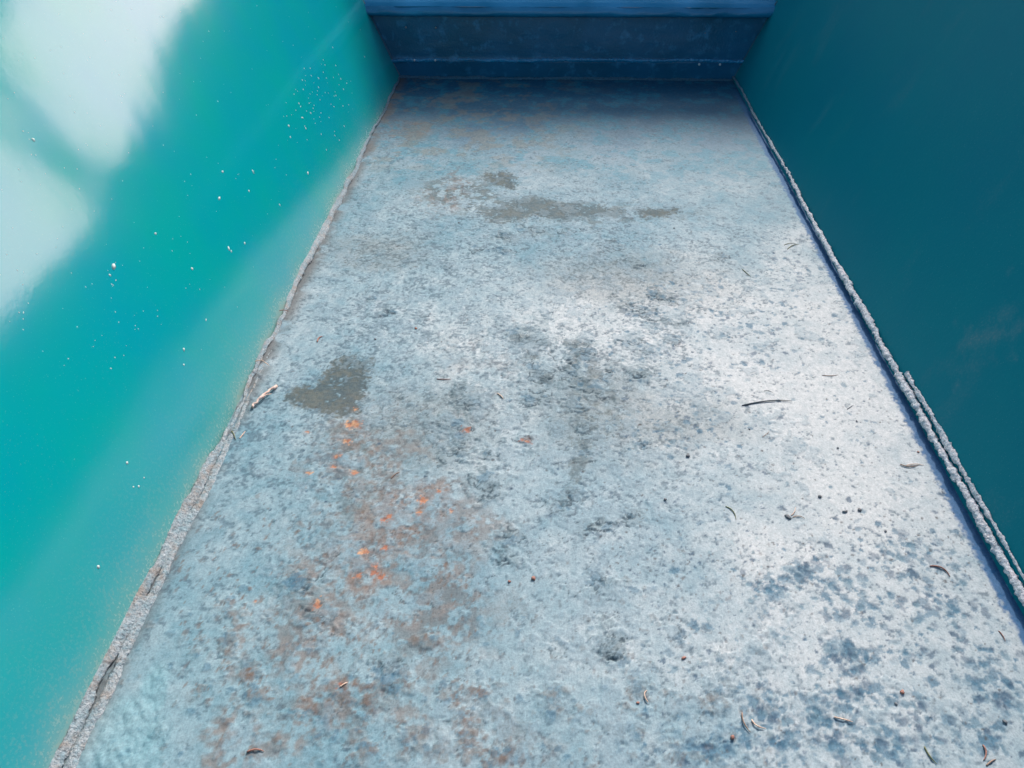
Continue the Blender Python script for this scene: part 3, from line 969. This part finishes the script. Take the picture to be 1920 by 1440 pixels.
NE = [
    ([(1391, 761), (1440, 753), (1485, 753)], .0012, M_dark, 'longest needle, dark slate blue, lying alone on the pale right half'),
    ([(1541, 704), (1558, 705), (1572, 703)], .0006, M_tan, 'short thin brown needle just above the longest dark needle, towards the right seam'),
    ([(1432, 734), (1440, 734), (1449, 737)], .0005, M_dark, 'tiny dark needle just above the longest dark needle'),
    ([(1588, 768), (1594, 764), (1600, 760)], .0005, M_dark, 'tiny slanting needle right of the longest dark needle'),
    ([(1429, 820), (1437, 815), (1442, 808)], .0005, M_tan, 'tiny slanting brown needle below the longest dark needle'),
    ([(1687, 871), (1705, 876), (1722, 872)], .0009, M_tan, 'thicker brown needle of the pair lying near the right seam'),
    ([(1698, 874), (1715, 871), (1733, 873)], .0006, M_straw, 'thin straw needle crossing the brown one near the right seam'),
    ([(1486, 971), (1497, 969), (1509, 973)], .0007, M_tan, 'flat curved brown needle starting at a dark crumb'),
    ([(1483, 967), (1489, 961), (1491, 952)], .0006, M_straw, 'upright thin needle starting at a dark crumb'),
    ([(1743, 1062), (1766, 1066), (1781, 1082)], .0011, M_reddish, 'reddish brown curved needle on the chipped paint at right'),
    ([(1391, 1337), (1394, 1356), (1407, 1374)], .0009, M_tan, 'brown curved needle, left of the pair near the bottom'),
    ([(1409, 1350), (1418, 1362), (1436, 1367)], .0009, M_straw, 'straw curved needle, right of the pair near the bottom'),
    ([(1563, 1345), (1580, 1350), (1599, 1355)], .0009, M_straw, 'pale straight straw needle below a grey chip'),
    ([(1733, 1400), (1742, 1418), (1756, 1433)], .0009, M_green, 'olive needle slanting down at the bottom right'),
    ([(1842, 1397), (1848, 1412), (1843, 1427)], .0010, M_reddish, 'reddish upright needle at the bottom right corner'),
    ([(1849, 1436), (1857, 1429), (1867, 1424)], .0009, M_tan, 'brown needle end touching the bottom edge at right'),
    ([(1872, 1183), (1879, 1192), (1885, 1203)], .0007, M_reddish, 'short pinkish needle by the right edge'),
    ([(1360, 950), (1374, 959), (1380, 975)], .0008, M_green, 'grey green curved needle in the middle right'),
    ([(1392, 505), (1400, 513), (1408, 519)], .0008, M_green, 'olive slanting needle in the upper right'),
    ([(1476, 468), (1486, 461), (1498, 459)], .0009, M_green, 'olive needle near the upper part of the right seam'),
    ([(1470, 460), (1480, 457), (1492, 457)], .0006, M_green, 'thin olive needle beside another near the upper right seam'),
    ([(932, 738), (938, 742), (944, 748)], .0010, M_straw, 'short straw needle beside a lifted crust in the middle'),
    ([(819, 711), (832, 712), (846, 711)], .0008, M_reddish, 'pink straight needle left of the middle crusts'),
    ([(733, 897), (741, 890), (750, 885)], .0007, M_tan, 'short grey brown needle right of the rust patch'),
    ([(463, 1412), (480, 1407), (496, 1410)], .0011, M_reddish, 'reddish curved needle at the bottom left'),
    ([(638, 1290), (646, 1285), (652, 1281)], .0009, M_straw, 'pinkish needle scrap in the lower left'),
    ([(434, 809), (439, 816), (442, 825)], .0009, M_green, 'yellow green needle, left of the pair by the left seam'),
    ([(449, 823), (455, 816), (460, 809)], .0009, M_straw, 'straw needle, right of the pair by the left seam'),
    ([(482, 693), (492, 691), (499, 692)], .0010, M_straw, 'straw needle lying over the left weld bead'),
    ([(498, 693), (504, 697), (509, 701)], .0008, M_straw, 'thin straw needle end below the left weld bead'),
    ([(527, 597), (536, 596), (545, 598)], .0009, M_reddish, 'pinkish needle on the left weld bead'),
    ([(595, 642), (598, 635), (605, 631)], .0014, M_reddish, 'thick pinkish curved scrap above the dark stain'),
    ([(1215, 1318), (1208, 1305), (1213, 1296)], .0008, M_straw, 'straw needle beside a crater near the bottom middle'),
    ([(1748, 805), (1754, 797), (1762, 790)], .0008, M_dark, 'dark needle sticking out from the right weld bead'),
]
for pix, rad, m_, lb in NE:
    o = needle(pix, rad, m_, lb)
    if 'weld bead' in lb:
        o.location.z += .009 if 'left' in lb else .012
    if 'right weld' in lb:
        o.location.x -= .006

# forked twig
twig = tag(empty('twig', (*fpt(495, 748), .003)), 'pale forked twig beside the left seam, left of the dark stain', 'twig')
c0 = np.array([*fpt(495, 748), .003])
pts = curve_pts([(473, 765), (494, 748), (519, 727)], .0016, .002, 16)
k = np.random.default_rng(3).normal(0, .00045, (16, 3)); k[:, 2] *= .4
rads = .00125*(np.array([1.15, .9, .85, .85, .9, .95, 1.3, 1.35, 1.0, .85, .8, .8, .8, .9, 1.3, 1.1]))
V, F = tube(pts+k-c0, rads, 9)
raw_obj('stem', V, F, M_twig, twig)
pts = curve_pts([(492, 750), (500, 746), (510, 742)], .0022, .001, 10)
V, F = tube(pts-c0, .0008*np.linspace(1.1, .4, 10), 8)
raw_obj('side_shoot', V, F, M_twig, twig)

CR = [(1290, 856, .0028, 0, 'largest dark crumb in the middle right'), (1611, 957, .0025, 0, 'dark crumb, right of two above the chipped area'),
      (1584, 960, .0022, 0, 'grey crumb, left of two above the chipped area'), (1477, 970, .0024, 0, 'dark crumb where two thin needles meet'),
      (1000, 1085, .0028, 1, 'brown seed in the lower middle'), (955, 1091, .0016, 1, 'smaller brown seed in the lower middle'),
      (1373, 1384, .0020, 1, 'round reddish seed left of the needle pair near the bottom'), (1883, 1355, .0020, 0, 'dark crumb near the bottom right corner'),
      (1691, 1299, .0020, 1, 'pinkish brown crumb in the lower right chips'), (1282, 1234, .0020, 1, 'orange brown flake near the lower middle right'),
      (466, 720, .0024, 1, 'pinkish chip lying beside the left weld bead'), (1721, 848, .0015, 1, 'orange crumb near the right seam'),
      (780, 616, .0018, 1, 'small reddish crumb in the upper left middle'), (704, 637, .0016, 0, 'dark blue crumb above the dark stain'),
      (1660, 996, .0016, 0, 'small dark crumb left of the right seam'), (1680, 1320, .0014, 0, 'small dark crumb in the bottom right chips'),
      (1247, 938, .0022, 0, 'bluish dark crumb in the middle of the floor'), (1537, 932, .0024, 0, 'blue grey crumb right of the middle'),
      (1264, 428, .0014, 0, 'tiny dark crumb below the grey stain at the top'), (860, 418, .0014, 0, 'tiny dark crumb at the upper left of the floor'),
      (1196, 1318, .0014, 1, 'pale orange grit near the bottom middle'), (1606, 790, .0013, 0, 'tiny dark crumb beside the right seam'),
      (1571, 840, .0013, 0, 'tiny dark crumb in the pale area at right'), (1405, 805, .0013, 0, 'tiny crumb below the left end of the longest needle')]
for i, (px, py, r, red, lb) in enumerate(CR):
    x, y = fpt(px, py)
    r *= .68
    V, F = icoblob(r, (rng.uniform(.8, 1.4), rng.uniform(.7, 1), .55), i, .5)
    o = raw_obj('crumb', V, F, M_reddish if red else M_pebble)
    o.location = (x, y, top(x, y)+r*.4)
    o.rotation_euler = (0, 0, rng.uniform(0, 3))
    tag(o, lb, 'crumb', 'crumbs and seeds lying on the chute floor')

# ------------------------------------------------------------------ what the glossy paint mirrors: trees, bushes and a pole
def foliage(name, centres, mat, parent, nleaf, size, seed):
    rg = np.random.default_rng(seed)
    cen = np.array(centres)
    idx = rg.integers(len(cen), size=nleaf)
    c = cen[idx]
    d = rg.normal(size=(nleaf, 3)); d /= np.linalg.norm(d, axis=1)[:, None]
    P = c[:, :3] + d*(c[:, 3:]*rg.uniform(.3, 1, (nleaf, 1)))
    a = rg.normal(size=(nleaf, 3)); a /= np.linalg.norm(a, axis=1)[:, None]
    b_ = np.cross(a, rg.normal(size=(nleaf, 3))); b_ /= np.linalg.norm(b_, axis=1)[:, None]
    s = size*rg.uniform(.5, 1.3, (nleaf, 1))
    V = np.stack([P-a*s, P+b_*s*.35, P+a*s, P-b_*s*.35], 1).reshape(-1, 3)
    F = np.arange(nleaf*4).reshape(-1, 4)
    return raw_obj(name, V, F, mat, parent, smooth=False)


def conifer(az, dist, height, label, seed, base=-.45):
    x = -.38+dist*math.sin(R(az)); y = .6+dist*math.cos(R(az))
    t = tag(empty('conifer', (x, y, base)), label, 'tree', 'conifers growing beyond the step')
    V, F = tube([(0, 0, 0), (0.02, 0, height*.5), (0, .02, height)], [.02*height+.04, .012*height+.02, .01], 8)
    raw_obj('trunk', V, F, M_bark, t)
    rg = np.random.default_rng(seed)
    cs = []
    for k in range(110):
        f = rg.uniform(.08, 1)
        rr = (1-f)*height*.30+.08
        a = rg.uniform(0, 6.28)
        q = rr*math.sqrt(rg.uniform(.1, 1))
        cs.append((q*math.cos(a), q*math.sin(a), f*height-.12*q, .10+.16*rr))
    foliage('crown', cs, M_leaf, t, 9000, .085, seed)


for i, (az, dist, hh, lb) in enumerate([(-16, 9, 6.6, 'tall dark conifer far to the left beyond the step'), (-5, 10, 6.9, 'dark conifer left of the chute axis beyond the step'),
                                        (5, 9, 6.2, 'dark conifer straight ahead beyond the step'), (13, 8.5, 5.6, 'dark conifer right of the chute axis beyond the step'),
                                        (17.5, 8, 3.8, 'small conifer tucked between two others to the right of the chute axis'),
                                        (18.8, 10, 3.7, 'shorter dark conifer next to the open sky'), (64, 9, 4.0, 'dark conifer far to the right of the chute')]):
    conifer(az, dist, hh, lb, 500+i)


for i, (az, dist, hh, lb) in enumerate([(-38, 8, 5.0, 'broad dark conifer to the left of the chute'), (-62, 7, 5.2, 'tallest dark conifer to the left of the chute'),
                                        (-88, 7, 4.6, 'dark conifer level with the near end on the left'), (-115, 8, 4.8, 'dark conifer behind the near end on the left')]):
    conifer(az, dist, hh, lb, 540+i)


def bush(az, dist, w, hh, label, seed):
    x = -.38+dist*math.sin(R(az)); y = .6+dist*math.cos(R(az))
    t = tag(empty('bush', (x, y, -.45)), label, 'bush', 'bushes growing to the right of the chute')
    rg = np.random.default_rng(seed)
    cs = []
    for k in range(26):
        a = rg.uniform(0, 6.28); q = w*math.sqrt(rg.uniform(0, 1))
        z = rg.uniform(.1, 1)*hh*(1-.5*(q/w)**2)
        cs.append((q*math.cos(a), q*math.sin(a), z, .13))
    foliage('crown', cs, M_bush, t, 2200, .05, seed)
    V, F = tube([(0, 0, 0), (.03, 0, hh*.4), (0, .02, hh*.8)], [.03, .02, .01], 6)
    raw_obj('stem', V, F, M_bark, t)


for i, (az, dist, w, hh, lb) in enumerate([(29, 5.5, .28, .92, 'round bush left of the wooden pole'), (33.5, 5.5, .18, .98, 'narrow bush just left of the wooden pole'),
                                           (36.6, 5.5, .14, .80, 'pointed bush at the foot of the wooden pole'), (44.5, 5.5, .5, .84, 'wide low bush right of the wooden pole'),
                                           (55, 6, .7, .95, 'wide bush farthest right of the pole')]):
    bush(az, dist, w, hh, lb, 700+i)

pts = np.array([(3.83, 5.01, -.5), (3.64, 5.08, 0), (3.46, 5.15, .5), (3.31, 5.21, .96), (3.17, 5.27, 1.42), (3.03, 5.33, 1.95), (2.88, 5.39, 2.5)])
c0 = pts[0]
V, F = tube(pts-c0, [.10, .095, .09, .095, .10, .10, .105], 16)
o = raw_obj('wooden_pole', V, F, M_pole)
o.location = tuple(c0)
tag(o, 'dark leaning wooden pole standing among the bushes to the right of the chute', 'pole')
